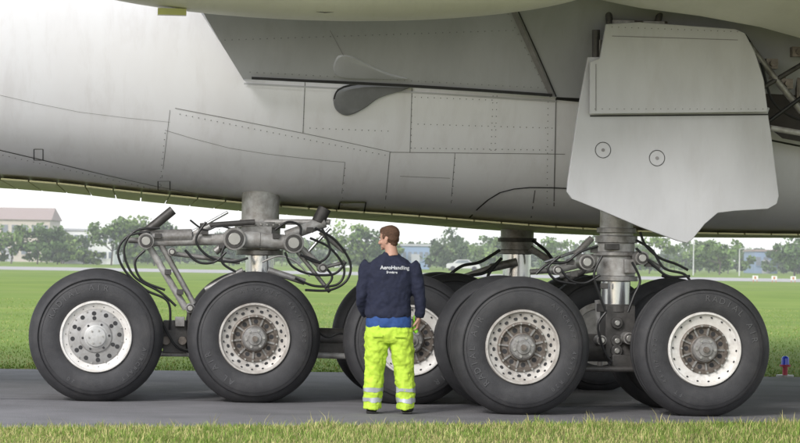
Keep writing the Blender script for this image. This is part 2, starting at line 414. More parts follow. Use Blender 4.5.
def wheel(name,s,t,kind,parent,rot=0.0,inner=False):
    e=empty(name,(s,-t,ZC),0,parent)
    b=Bag(); b.revolve(tp,M['tire'],n=128)
    b.revolve([(0.0035,0.59),(0.028,0.598),(0.0285,0.592),(0.006,0.555)],M['tire'],n=96)
    vv=[]
    for (x,y,z) in b.v:
        if z<-(ZC-0.004):
            z=-(ZC-0.004)
        if z<-0.40:
            kk=(-z-0.40)/0.27; y=0.25+(y-0.25)*(1+0.05*sin(min(kk,1)*pi))
        vv.append((x,y,z))
    b.v=vv; b.make('tire',e,angle=40)
    if inner:
        h=Bag(); h.revolve([(0.03,.37),(0.03,.30),(0.12,.28),(0.12,0.0)],M['rimgrey'],n=48); h.revolve([(0.47,.37),(0.47,.30),(0.40,.28),(0.40,0.0)],M['rimgrey'],n=48); h.make('rim',e); return e
    l=Bag(); ca,sa=cos(rot),sin(rot)
    for V_,F_ in((LV,LF),(LV2,LF2)):
        l.add([(x*ca-z*sa,y,x*sa+z*ca) for x,y,z in V_],F_,M['letter'])
    l.make('sidewall_lettering',e,smooth=False)
    h=Bag()
    def hole(r,a,rr,y,m=M['seamdark'],el_=1.0,th=0.002):
        cx,cz=r*cos(a),r*sin(a); n=14; v=[];
        for k in range(n):
            q=2*pi*k/n; lx=rr*cos(q)*el_; ly=rr*sin(q)
            v.append((cx+lx*cos(a)-ly*sin(a),y-th,cz+lx*sin(a)+ly*cos(a)))
        h.add(v,[list(range(n))],m)
    def bolt(r,a,rr,y,l=0.02,m=M['bolt'],n=6):
        h.cyl((r*cos(a),y,r*sin(a)),(r*cos(a),y-l,r*sin(a)),rr,m,n=n)
    if kind=='disc':
        h.revolve([(0.06,.372),(0.012,.366),(0.0,.36),(0.0,.345),(0.02,.338),(0.035,.31),(0.045,.285)],M['rimwhite'])
        h.revolve([(0.045,.286),(0.035,.275),(0.03,.265),(0.02,.17),(0.0,.155),(-0.012,.12)],M['disc'])
        h.revolve([(-0.012,.121),(-0.02,.105),(-0.035,.10),(-0.04,.09),(-0.04,0.0)],M['cap'])
        for k in range(12): hole(.238,2*pi*k/12,.023,0.026)
        for k in range(18): hole(.312,2*pi*(k+.5)/18,.008,0.036)
        for k in range(6): hole(.19,2*pi*(k+.5)/6,.021,0.021)
        for k in range(6): hole(.135,2*pi*k/6,.012,-0.006,th=0.006)
        for k in range(12): bolt(.27,2*pi*(k+.5)/12,.009,0.032,.012)
        for k in range(6): bolt(.07,2*pi*k/6,.010,-0.04,0.008)
    else:
        rm=M['rimwhite'] if kind=='white' else M['rimgrey']
        h.revolve([(0.06,.372),(0.010,.366),(0.0,.36),(0.0,.348),(0.012,.340),(0.03,.332),(0.045,.30),(0.055,.262),(0.058,.245)],rm)
        h.revolve([(0.058,.246),(0.04,.24),(0.035,.225),(0.05,.215),(0.075,.20),(0.08,.15),(0.05,.135),(0.045,.12)],M['hubbrown'])
        h.revolve([(0.05,.13),(0.0,.12),(-0.015,.105),(-0.02,.07),(-0.035,.065),(-0.04,.0)],M['steel'],n=48)
        for k in range(18): hole(.318,2*pi*k/18,.012,0.036,el_=0.7,th=0.006)
        if kind=='grey':
            for k in range(18): hole(.283,2*pi*(k+.5)/18,.020,0.050,el_=0.8,th=0.004)
        for k in range(18): bolt(.232,2*pi*k/18,.011,0.037,0.02)
        for k in range(9): hole(.176,2*pi*k/9,.024,0.078,th=0.004)
        for k in range(9):
            a=2*pi*(k+.5)/9; h.box((.17*cos(a),0.068,.17*sin(a)),(.045,.012,.009),M['steel'],Matrix.Rotation(-a,3,'Y'))
        for k in range(6): bolt(.092,2*pi*k/6,.014,-0.015,0.016)
        h.cyl((0,-0.03,0),(0,-0.06,0),.03,M['hubbrown'],n=12)
    h.v=[(x*ca-z*sa,y,x*sa+z*ca) for x,y,z in h.v]
    h.make('rim',e,angle=30); return e
body=empty('body_landing_gear',(0,0,0),0,plane); wingg=empty('wing_landing_gear',(0,0,0),0,plane); farg=empty('far_landing_gear',(0,0,0),0,plane)
SB=[-3.44,-1.82,-0.20]
for s,k,r in zip(SB,('disc','grey','white'),(0.1,2.2,4.0)):
    wheel('wheel',s,3.23,k,body,r); wheel('wheel',s,3.23-1.50,'x',body,0,True)
SW=[0.722,2.533]
for s,k,r in zip(SW,('grey','white'),(1.3,5.2)):
    wheel('wheel',s,4.80,k,wingg,r); wheel('wheel',s,4.80-1.35,'x',wingg,0,True)
# ------------------------------------------------ bogies & struts
def hose(bag,pts,r,t=None,m=None):
    P=[el(*q) for q in pts]; bag.tube(smoothpath(P,8),r,m or M['black'],n=8)
tb=3.23-0.25-0.75
g=Bag()
g.cyl((SB[0]-0.05,-tb,0.66),(SB[2]+0.05,-tb,0.62),0.13,M['darkmetal'],n=24)
for s in SB:
    g.cyl((s,-3.2,ZC),(s,-1.3,ZC),0.075,M['steel']); g.cyl((s,-2.93,ZC),(s,-2.72,ZC),0.24,M['darkmetal'],n=28); g.cyl((s,-1.98,ZC),(s,-1.75,ZC),0.24,M['darkmetal'],n=28)
    g.cyl((s,-2.5,ZC),(s,-2.0,ZC),0.17,M['steel'],n=24)
g.cyl((SB[0],-2.62,0.48),(SB[1],-2.62,0.48),0.03,M['greypaint']); g.cyl((SB[1],-2.62,0.50),(SB[2],-2.62,0.46),0.032,M['greypaint'])
g.box(((SB[0]+SB[1])/2,-2.6,0.66),(0.12,0.1,0.17),M['darkmetal']); g.box(((SB[0]+SB[1])/2+.05,-2.72,0.82),(0.05,0.04,0.05),M['steel'])
g.box(((SB[1]+SB[2])/2,-2.55,0.55),(0.20,0.06,0.06),M['darkmetal'])
for s in(-2.72,-2.55): g.cyl((s,-2.7,.62),(s,-2.74,.62),.045,M['hubbrown']); 
g.tube(smoothpath([(-2.8,-2.75,.9),(-2.72,-2.8,.72),(-2.6,-2.8,.55),(-2.45,-2.75,.5)],6),.013,M['black'],n=8)
g.tube(smoothpath([(-1.2,-2.7,.8),(-1.05,-2.75,.68),(-.9,-2.75,.72),(-.75,-2.7,.66)],6),.013,M['black'],n=8)
g.make('bogie',body,bevel=0.006)
g=Bag()
T=tb+0.1
st=el(260,240,T)
def Z(v_,u=260,t=T): return el(u,v_,t).z
sx=st.x
g.cyl((sx,-T,Z(200)+.3),(sx,-T,Z(226)),0.20,M['greypaint'],n=32)
g.cyl((sx,-T,Z(222)),(sx,-T,Z(228)),0.27,M['steel'],n=32)
g.cyl((sx,-T,Z(228)),(sx,-T,Z(250)),0.215,M['greypaint'],n=32)
g.cyl((sx,-T,Z(236)),(sx,-T,Z(240)),0.24,M['steel'],n=32)
g.cyl((sx,-T,Z(250)),(sx,-T,Z(255)),0.25,M['steel'],n=32)
g.cyl((sx,-T,Z(255)),(sx,-T,Z(282)),0.15,M['chrome'],n=32)
g.cyl((sx,-T,Z(278)),(sx,-T,0.62),0.19,M['steel'],n=32)
g.box((sx-.05,-T-.25,Z(233)),(0.16,0.05,0.07),M['steel']); g.box((sx+.08,-T-.24,Z(244)),(0.09,0.05,0.06),M['greypaint'])
for k in range(7): g.cyl((sx-.2+.065*k,-T-.27,Z(225)),(sx-.2+.065*k,-T-.285,Z(225)),.012,M['bolt'],n=6)
g.make('shock_strut',body,bevel=0.005)
g=Bag(); t2=T+0.35
def bar(a,b,r,m='greypaint',t=t2,tb_=None,r2=None): g.cyl(el(*a,t),el(*b,tb_ if tb_ else t),r,M[m],r2=r2,n=18)
def joint(u,v_,r,m='steel',t=t2,hl=0.12):
    p=el(u,v_,t); g.cyl(p+Vector((0,-hl,0)),p+Vector((0,hl,0)),r,M[m],n=24); g.cyl(p+Vector((0,-hl-.02,0)),p+Vector((0,-hl,0)),r*.55,M['bolt'],n=12)
    g.cyl(p+Vector((0,-hl-.012,0)),p+Vector((0,-hl,0)),r*.8,M['darkmetal'],n=20)
joint(146,241,0.085); joint(234,239,0.12); joint(293,243,0.11); joint(190,308,0.05); joint(172,252,0.045)
bar((146,241),(234,239),0.06); bar((150,237),(192,236),0.075,'steel'); bar((234,239),(260,240),0.085)
bar((149,246),(186,309),0.036); bar((160,243),(194,304),0.030,'steel'); bar((140,237),(173,210),0.05,'darkmetal'); bar((128,240),(148,241),0.03,'steel')
bar((168,253),(240,262),0.026,'steel'); bar((176,243),(210,226),0.035); bar((200,226),(255,222),0.03,'darkmetal'); bar((215,252),(240,232),0.04,'steel')
bar((260,240),(293,243),0.08); bar((286,236),(325,222),0.06); bar((300,247),(322,268),0.035); bar((322,268),(345,262),0.02,'steel'); bar((296,250),(330,292),0.022,'steel')
bar((318,222),(325,208),0.07,'darkmetal'); bar((243,270),(205,290),0.03,'steel'); bar((268,270),(305,282),0.035,'steel'); bar((190,308),(188,340),0.03,'darkmetal'); joint(322,268,0.05)
bar((330,228),(308,252),0.018,'chrome'); bar((188,234),(228,212),0.016,'chrome')
bar((330,222),(240,222),0.03,'greypaint',tb_=T+.1); bar((320,232),(345,252),0.024,'steel')
for q in((158,236),(205,232),(222,246),(276,236),(310,230),(180,292),(168,272)): g.box(el(*q,t2+.07),(.035,.03,.028),M['darkmetal'])
g.make('side_stay_links',body,bevel=0.004)
g=Bag()
ht=t2+.1
for q in ([(150,232,ht),(128,236,ht),(118,252,ht),(126,272,ht),(146,290,ht),(168,302,ht),(170,330,ht)],[(160,228,ht),(135,231,ht),(124,250,ht),(134,276,ht),(160,292,ht),(176,306,ht)],[(145,250,ht),(135,262,ht),(142,280,ht),(165,290,ht)],
          [(315,228,ht),(335,240,ht),(350,262,ht),(347,280,ht),(330,290,ht),(305,290,ht)],[(310,238,ht),(330,248,ht),(344,268,ht),(338,284,ht),(315,286,ht),(295,278,ht)],[(300,255,ht),(318,262,ht),(332,276,ht),(325,288,ht)],
          [(322,228,ht),(330,250,ht),(320,262,ht),(305,258,ht)],[(185,250,ht),(198,262,ht),(214,262,ht),(226,252,ht)],[(240,228,ht),(225,245,ht),(222,262,ht),(236,272,ht)],[(275,230,ht),(288,222,ht),(300,226,ht),(300,236,ht)],
          [(206,222,ht),(196,240,ht),(208,256,ht),(230,262,ht),(248,258,ht)],[(285,252,ht),(292,266,ht),(310,274,ht),(334,274,ht),(346,262,ht)]):
    hose(g,q,0.013)
hose(g,[(190,220,ht),(205,230,ht),(220,226,ht),(240,232,ht)],0.010); hose(g,[(262,262,ht),(280,256,ht),(296,262,ht),(310,276,ht)],0.010,m=M['bolt'])
g.make('hydraulic_hoses',body)
# wing gear
tw=4.80-0.25-0.675
g=Bag()
g.cyl((SW[0]-.05,-tw,0.64),(SW[1]+.05,-tw,0.64),0.14,M['darkmetal'],n=24)
for s in SW:
    g.cyl((s,-4.75,ZC),(s,-3.0,ZC),0.08,M['steel']); g.cyl((s,-4.45,ZC),(s,-4.25,ZC),0.24,M['darkmetal'],n=28); g.cyl((s,-3.5,ZC),(s,-3.3,ZC),0.24,M['darkmetal'],n=28)
g.cyl((SW[0],-4.2,0.44),(SW[1],-4.2,0.44),0.03,M['darkmetal'])
g.make('bogie',wingg,bevel=0.006)
g=Bag(); st=el(616,260,tw); sx=st.x
def Z(v_): return el(616,v_,tw).z
g.cyl((sx,-tw,Z(190)),(sx,-tw,Z(236)),0.17,M['greypaint'],n=32)
g.cyl((sx,-tw,Z(228)),(sx,-tw,Z(233)),0.2,M['steel'],n=32)
g.cyl((sx,-tw,Z(236)),(sx,-tw,Z(243)),0.215,M['steel'],n=32)
g.cyl((sx,-tw,Z(243)),(sx,-tw,Z(252)),0.19,M['greypaint'],n=32)
g.cyl((sx,-tw,Z(252)),(sx,-tw,Z(256)),0.23,M['steel'],n=32)
g.cyl((sx,-tw,Z(256)),(sx,-tw,Z(276)),0.195,M['greypaint'],n=32)
g.cyl((sx,-tw,Z(276)),(sx,-tw,Z(281)),0.225,M['steel'],n=32)
g.cyl((sx,-tw,Z(281)),(sx,-tw,Z(306)),0.15,M['chrome'],n=32)
g.cyl((sx,-tw,Z(304)),(sx,-tw,Z(312)),0.19,M['darkmetal'],n=32)
g.box((sx+.02,-tw-.02,(Z(310)+0.5)/2+.05),(0.15,0.16,(Z(310)-0.5)/2),M['darkmetal'])
for z_ in(0.72,0.62,0.9): g.cyl((sx-.02,-tw-.17,z_),(sx-.02,-tw-.22,z_),0.06,M['darkmetal'],n=20); g.cyl((sx-.02,-tw-.22,z_),(sx-.02,-tw-.24,z_),0.03,M['bolt'],n=8)
g.box((sx+.05,-tw-.2,0.5),(0.12,0.05,0.08),M['darkmetal'])
g.box((sx+.1,-tw-.2,Z(266)),(.06,.05,.07),M['steel']); g.box((sx-.08,-tw-.19,Z(247)),(.07,.05,.03),M['darkmetal'])
g.make('shock_strut',wingg,bevel=0.006)
g=Bag(); t2=tw+0.25
joint(585,262,0.08,t=t2); joint(556,270,0.05,t=t2); joint(640,258,0.07,t=t2); joint(600,340,0.05,t=t2,hl=.1); joint(627,338,0.06,t=t2)
bar((585,262),(616,256),0.07); bar((556,270),(585,262),0.045); bar((530,272),(556,270),0.03,'steel'); bar((560,276),(602,268),0.028,'steel')
bar((575,255),(592,238),0.035); bar((616,262),(642,256),0.06); bar((642,258),(660,268),0.03,'steel'); bar((598,300),(600,340),0.035,'greypaint'); bar((634,296),(640,330),0.03,'steel')
bar((600,340),(600,372),0.03,'steel'); bar((606,215),(600,255),0.028,'darkmetal'); bar((628,215),(634,252),0.022,'chrome'); bar((545,262),(580,250),0.016,'chrome')
bar((662,275),(690,285),0.022,'darkmetal'); bar((586,270),(565,282),0.03,'darkmetal')
for q in((570,262),(594,250),(648,264),(574,274),(604,286)): g.box(el(*q,t2+.07),(.035,.03,.028),M['darkmetal'])
g.make('side_stay_links',wingg,bevel=0.004)
g=Bag(); ht=t2+.12
for q in ([(636,240,ht),(652,250,ht),(664,268,ht),(684,274,ht),(692,284,ht)],[(636,248,ht),(650,262,ht),(668,276,ht),(690,276,ht)],[(640,232,ht),(646,246,ht),(660,258,ht),(676,264,ht),(688,270,ht)],
          [(598,246,ht),(580,252,ht),(566,262,ht),(548,264,ht),(536,274,ht)],[(600,275,ht),(585,283,ht),(570,280,ht),(560,268,ht)],[(632,262,ht),(640,280,ht),(634,296,ht),(628,312,ht)],[(602,256,ht),(594,275,ht),(600,296,ht),(606,312,ht)],
          [(606,312,ht),(598,326,ht),(604,350,ht),(612,362,ht)],[(560,256,ht),(548,268,ht),(556,280,ht),(576,284,ht)]):
    hose(g,q,0.013)
g.make('hydraulic_hoses',wingg)
# far gear (other side), seen between the wheels
tf=-0.9; g=Bag(); st=el(517,250,tf); sx=st.x
for s in(sx-.86,sx+.86):
    for dt_ in(0.93,-0.43): wheel('wheel',s,tf+dt_-0.0,'x',farg,0,True)
    g.cyl((s,-(tf+.6),ZC),(s,-(tf-.6),ZC),0.08,M['steel'])
g.cyl((sx-.9,-tf,.64),(sx+.9,-tf,.64),0.14,M['darkmetal'])
def Zf(v_): return el(517,v_,tf).z
g.cyl((sx,-tf,Zf(215)),(sx,-tf,Zf(250)),0.2,M['steel'],n=32); g.cyl((sx,-tf,Zf(238)),(sx,-tf,Zf(242)),0.235,M['darkmetal'],n=32)
g.cyl((sx,-tf,Zf(250)),(sx,-tf,Zf(254)),0.24,M['steel'],n=32); g.cyl((sx,-tf,Zf(254)),(sx,-tf,.64),0.17,M['chrome'],n=32)
g.cyl(el(490,268,tf+.3),el(517,262,tf+.3),0.05,M['steel']); g.cyl(el(455,280,tf+.3),el(490,268,tf+.3),0.035,M['greypaint']); g.cyl(el(530,248,tf+.3),el(552,262,tf+.3),0.04,M['greypaint'])
for q in ([(500,250,tf+.4),(480,262,tf+.4),(462,266,tf+.4),(448,276,tf+.4)],[(502,258,tf+.4),(486,272,tf+.4),(470,276,tf+.4),(452,284,tf+.4)],[(532,240,tf+.4),(545,250,tf+.4),(556,262,tf+.4),(570,262,tf+.4)],[(498,262,tf+.4),(488,276,tf+.4),(494,286,tf+.4)]): hose(g,q,0.02)
g.make('shock_strut_and_bogie',farg,bevel=0.005)
# ---------------------------------------------------------------- person
PX,PY=-0.085,24.55
person=empty('ground_worker',(PX,PY,0.004),radians(0))
m_navy=mat('sweater_navy',(0.014,0.018,0.045),0.85,0,0.3,18,0.25,160)
m_blue=mat('shirt_blue',(0.025,0.08,0.27),0.8,0,0.3,20,0.2,120)
m_hivis=mat('trousers_hi_vis',(0.52,0.74,0.06),0.75,0,0.14,9,0.25,120,stain=.35,stain_col=(.30,.42,.05),sscale=(4,4,3))
m_refl=mat('reflective_tape',(0.45,0.47,0.50),0.35,0.2,0.1)
m_skin=mat('skin',(0.52,0.30,0.22),0.5,0,0.12,20,0.05,200)
m_hair=mat('hair_brown',(0.12,0.058,0.03),0.6,0,0.5,60,0.5,260)
m_boot=mat('boot_leather',(0.015,0.014,0.013),0.5,0,0.3,20)
m_glove=mat('glove_neon',(0.35,0.85,0.05),0.6)
m_text=mat('print_white',(0.7,0.72,0.75),0.6)
m_eye=mat('eye_white',(0.7,0.7,0.68),0.3)
def remesh(o,vox,smooth=3,disp=0,dsize=0.1,seed=0):
    r=o.modifiers.new('r','REMESH'); r.mode='VOXEL'; r.voxel_size=vox; r.use_smooth_shade=True
    s=o.modifiers.new('s','SMOOTH'); s.iterations=smooth; s.factor=0.5
    if disp:
        tx=bpy.data.textures.new('cl','CLOUDS'); tx.noise_scale=dsize; tx.noise_depth=2
        d=o.modifiers.new('d','DISPLACE'); d.texture=tx; d.strength=disp; d.mid_level=0.5
    return o
def rings(bag,lst,m,n=28,sq=2.4):
    v=[];f=[]
    for (cx,cy,z,rx,ry) in lst:
        for k in range(n):
            a=2*pi*k/n; c_=cos(a); s_=sin(a)
            v.append((cx+rx*math.copysign(abs(c_)**(2/sq),c_),cy+ry*math.copysign(abs(s_)**(2/sq),s_),z))
    for i in range(len(lst)-1):
        for k in range(n):
            j=(k+1)%n; f.append([i*n+k,i*n+j,(i+1)*n+j,(i+1)*n+k])
    f.append(list(range(n))[::-1]); f.append([(len(lst)-1)*n+k for k in range(n)])
    bag.add(v,f,m)
b=Bag()
rings(b,[(-.015,0,.93,.215,.130),(-.015,0,.97,.224,.140),(-.015,0,1.05,.214,.134),(-.012,0,1.15,.216,.136),(-.005,0,1.27,.226,.140),(-.002,.0,1.38,.230,.136),(-.002,.0,1.45,.212,.122),(-.002,.005,1.50,.165,.103),(-.002,.01,1.535,.105,.085),(-.003,.012,1.56,.073,.073),(-.004,.014,1.578,.068,.070)],m_navy)
armR=[(.192,0,1.455),(.234,-.005,1.39),(.262,-.01,1.25),(.284,-.012,1.15),(.292,.0,1.08),(.290,.02,.99),(.286,.035,.945)]
armL=[(-.195,0,1.455),(-.235,0,1.39),(-.257,-.015,1.26),(-.272,-.02,1.15),(-.275,.02,1.08),(-.255,.09,1.0),(-.235,.13,.965)]
ar=[.078,.077,.067,.060,.057,.049,.045]
b.tube(smoothpath(armR,4),list(np.interp(np.linspace(0,6,25),range(7),ar)),m_navy,n=20)
b.tube(smoothpath(armL,4),list(np.interp(np.linspace(0,6,25),range(7),ar)),m_navy,n=20)
sw=b.make('sweater',person); remesh(sw,0.010,3,0.030,0.075)
b=Bag(); rings(b,[(-.01,0,.83,.222,.142),(-.01,0,.90,.222,.140),(-.012,0,.97,.208,.125)],m_blue); sh=b.make('shirt',person); remesh(sh,0.012,3,0.02,0.07)
b=Bag()
rings(b,[(-.008,0,.93,.185,.12),(-.01,0,.86,.215,.136),(-.01,.0,.78,.232,.150),(-.008,0,.71,.230,.150),(-.005,0,.685,.212,.132)],m_hivis)
legL=[(-.113,0,.80),(-.124,-.005,.62),(-.139,.005,.46),(-.149,-.005,.28),(-.154,-.01,.12),(-.156,-.005,.055)]
legR=[(.108,0,.80),(.124,-.005,.62),(.144,.005,.46),(.160,-.005,.28),(.168,-.01,.12),(.172,-.005,.055)]
lr=[(.122,.138),(.113,.130),(.097,.112),(.092,.106),(.088,.098),(.091,.104)]
for L_ in(legL,legR):
    rr=[(np.interp(x,range(6),[q[0] for q in lr]),np.interp(x,range(6),[q[1] for q in lr])) for x in np.linspace(0,5,21)]
    b.tube(smoothpath(L_,4),rr,m_hivis,n=22)
tr=b.make('trousers',person); remesh(tr,0.009,2,0.042,0.07)
b=Bag()
for L_ in(legL,legR):
    for z in(.235,.135):
        P=smoothpath(L_,8); c_=min(P,key=lambda p:abs(p.z-z))
        n=32; v=[];f=[]
        for z_ in(z-.020,z+.020):
            for k in range(n):
                a=2*pi*k/n; v.append((c_.x+.116*cos(a),c_.y+.124*sin(a),z_))
        for k in range(n): f.append([k,(k+1)%n,n+(k+1)%n,n+k])
        b.add(v,f,m_refl)
tp_=b.make('reflective_bands',person); 
bpy.context.view_layer.update()
sw2=tp_.modifiers.new('w','SHRINKWRAP'); sw2.target=tr; sw2.wrap_mode='OUTSIDE_SURFACE'; sw2.offset=0.004
b=Bag()
for x in(-.115,.105):
    b.box((x,-.160,.76),(.052,.006,.012),m_hivis); 
b.make('pocket_flaps',person,bevel=.003)
b=Bag()
for x,dx in((-.158,-.02),(.172,.03)):
    P=[(x,-.055,.055),(x,.0,.065),(x+dx*.4,.07,.055),(x+dx*.8,.14,.045),(x+dx,.20,.035)]
    b.tube(smoothpath(P,3),list(zip(np.interp(np.linspace(0,4,13),range(5),[.046,.052,.05,.052,.04]),np.interp(np.linspace(0,4,13),range(5),[.052,.062,.05,.042,.032]))),m_boot,n=16)
    b.box((x+dx*.4,.06,.014),(.048,.13,.012),m_boot); b.tube([(x,-.005,.05),(x,-.005,.14)],.058,m_boot)
bo=b.make('boots',person); remesh(bo,0.007,2)
HY=radians(62)
head=empty('head',(-.018,.0,1.60),HY,person); head.rotation_euler=(radians(-4),0,HY)
b=Bag()
b.ell((0,-.012,.135),(.074,.094,.092),m_skin); b.ell((0,.012,.075),(.060,.072,.075),m_skin); b.ell((0,.035,.035),(.044,.045,.034),m_skin)
b.tube([(0,-.03,-.07),(0,-.022,.0),(0,-.012,.07)],[.064,.058,.056],m_skin,n=20)
b.tube([(0,.082,.105),(0,.098,.082),(0,.105,.066),(0,.088,.056)],[(.008,.008),(.011,.010),(.015,.012),(.010,.008)],m_skin,n=12)
b.ell((0,.078,.036),(.022,.010,.005),m_skin); b.ell((0,.076,.027),(.019,.010,.006),m_skin); b.ell((0,.074,.122),(.042,.012,.008),m_skin)
b.ell((0,.070,.010),(.018,.014,.014),m_skin)
for sx_ in(-1,1):
    b.ell((sx_*.036,.058,.07),(.022,.02,.022),m_skin)
    b.ell((sx_*.077,-.012,.085),(.007,.019,.032),m_skin,rot=Matrix.Rotation(sx_*radians(-14),3,'Z')); b.ell((sx_*.081,-.018,.095),(.006,.017,.020),m_skin)
h=b.make('head_skin',head); remesh(h,0.0045,2)
b=Bag()
for sx_ in(-1,1): b.ell((sx_*.030,.077,.100),(.014,.008,.009),m_eye,n=10)
for sx_ in(-1,1): b.ell((sx_*.031,.0835,.100),(.006,.003,.006),m_boot,n=8); b.box((sx_*.032,.088,.121),(.017,.003,.0035),m_hair)
b.box((0,.0885,.0315),(.018,.002,.001),m_hair)
b.make('eyes_brows_mouth',head)
b=Bag()
b.ell((0,-.022,.150),(.078,.097,.083),m_hair); b.ell((0,-.046,.108),(.071,.063,.074),m_hair); b.ell((0,.030,.178),(.056,.056,.044),m_hair); b.ell((0,-.052,.055),(.050,.040,.036),m_hair)
for sx_ in(-1,1): b.ell((sx_*.068,.012,.125),(.011,.020,.028),m_hair)
h=b.make('hair',head); remesh(h,0.005,2,0.012,0.014)
def hand(name,wrist,rot,curl=0.5,side=1):
    e=empty(name,wrist,0,person); e.rotation_euler=rot
    b=Bag()
    b.tube([(0,0,.03),(0,0,0),(0,0,-.02),(0,.0,-.06),(0,.003,-.095)],[(.027,.022),(.028,.021),(.036,.018),(.043,.016),(.041,.013)],m_skin,n=18)
    for i,(x,l) in enumerate(((.030,.070),(.010,.080),(-.010,.074),(-.029,.058))):
        x*=side; a=0; p=Vector((x,.002,-.085)); pts=[p.copy()]
        for k,fr in enumerate((.25,.4,.33,.27)):
            a+=curl*(0.35 if k==0 else 0.75); p=p+Vector((0.1*x*fr,sin(a)*l*fr,-cos(a)*l*fr)); pts.append(p.copy())
        b.tube(smoothpath(pts,3),list(np.linspace(.0098,.0075,13)),m_skin,n=10)
    b.tube(smoothpath([(side*.022,.004,-.022),(side*.046,.014,-.045),(side*.055,.028,-.07),(side*.050,.042,-.09)],3),list(np.linspace(.015,.0085,10)),m_skin,n=10)
    o=b.make(name+'_skin',e); remesh(o,0.0035,2); return e
hr=hand('right_hand',(.284,.042,.935),(radians(6),0,radians(80)),0.75,-1)
hl=hand('left_hand',(-.230,.14,.955),(radians(40),0,radians(-60)),0.5,1)
b=Bag()
b.tube([(.248,.055,.90),(.240,.05,.86),(.246,.048,.82),(.268,.05,.79)],[(.016,.02),(.024,.034),(.026,.036),(.018,.03)],m_glove)
for k in range(4): b.tube([(.240,.03+.016*k,.90),(.234,.025+.018*k,.93),(.240,.02+.02*k,.96)],[.010,.010,.007],m_glove,n=8)
gl=b.make('gloves',person); remesh(gl,.0045,2)
bpy.context.view_layer.update()
dg=bpy.context.evaluated_depsgraph_get()
ev=sw.evaluated_get(dg); em=ev.to_mesh()
tb_=BVHTree.FromPolygons([q.co.copy() for q in em.vertices],[list(p.vertices) for p in em.polygons]); ev.to_mesh_clear()
b=Bag()
for body_,size,z0,x0 in(('AeroHandling',.050,1.405,.062),('Services',.032,1.366,.035)):
    cu=bpy.data.curves.new('t','FONT'); cu.body=body_; cu.size=size; cu.align_x='CENTER'; cu.offset=0.0010
    to=bpy.data.objects.new('t',cu); COL.objects.link(to)
    dg=bpy.context.evaluated_depsgraph_get(); me=bpy.data.meshes.new_from_object(to.evaluated_get(dg))
    bm=bmesh.new(); bm.from_mesh(me); bmesh.ops.triangulate(bm,faces=bm.faces); bmesh.ops.subdivide_edges(bm,edges=[e_ for e_ in bm.edges if e_.calc_length()>.008],cuts=3)
    vs=[]
    for q in bm.verts:
        p=Vector((x0-.02+q.co.x,-.5,z0+q.co.y)); hh=tb_.ray_cast(p,Vector((0,1,0)))
        vs.append((p.x,(hh[0].y if hh[0] else -.14)-.004,p.z))
    bm.verts.index_update(); fs_=[[q.index for q in p.verts] for p in bm.faces]
    b.add(vs,fs_,m_text); bm.free(); bpy.data.objects.remove(to)
b.make('back_print',person,smooth=False)
# ---------------------------------------------------------------- ground
def sheet(name,poly,z,m):
    return obj(name,[(x,y,z) for x,y in poly],[list(range(len(poly)))],m)
m_field=mat('grass_field',(0.185,0.250,0.055),0.95,0,0.3,0.15,0.3,12,col2=(0.120,0.185,0.040),spec=0.1,stain=.5,stain_col=(.27,.26,.11),sscale=(.05,.12,1))
m_soil=mat('grass_soil',(0.14,0.16,0.05),0.95,0,0.3,3,0.6,30,col2=(0.17,0.155,0.07),spec=0.1)
m_asph=mat('asphalt',(0.21,0.205,0.215),0.85,0,0.3,1.2,0.6,90,col2=(0.15,0.147,0.155),stain=.5,stain_col=(.075,.073,.075),sscale=(.4,1.2,1))
m_conc=mat('runway_concrete',(0.36,0.35,0.34),0.9,0,0.2,0.05)
sheet('ground',[(-3000,-50),(3000,-50),(3000,5000),(-3000,5000)],0.0,m_field)
def near_y(x):
    return float(np.interp(x,[-60,-8,-4,4,8,60],[14,20.1,21.5,24.25,24.9,28]))
def far_y(x): return 33.3+0.12*x
xs=[-60,-30,-12,-8,-4,0,4,8,12,30,60]
sheet('taxiway',[(x,near_y(x)) for x in xs]+[(x,far_y(x)) for x in xs[::-1]],0.004,m_asph)
sheet('runway',[(-1500,215),(1500,215),(1500,262),(-1500,262)],0.004,m_conc)
m_tar=mat('crack_sealant',(0.06,0.06,0.06),0.6)
g=Bag()
for k in range(5):
    y0=26.5+k*1.35; x=-9; P=[]
    while x<9: P.append((x,y0+.12*x+random.uniform(-.02,.02))); x+=.5
    v=[];f=[]
    for (x,y) in P: wd=.012+random.random()*.012; v+=[(x,y-wd,.008),(x,y+wd,.008)]
    for i in range(len(P)-1): f.append([2*i,2*i+2,2*i+3,2*i+1])
    if k in(0,3): g.add(v,f,m_tar)
g.make('taxiway_joints',None,smooth=False)
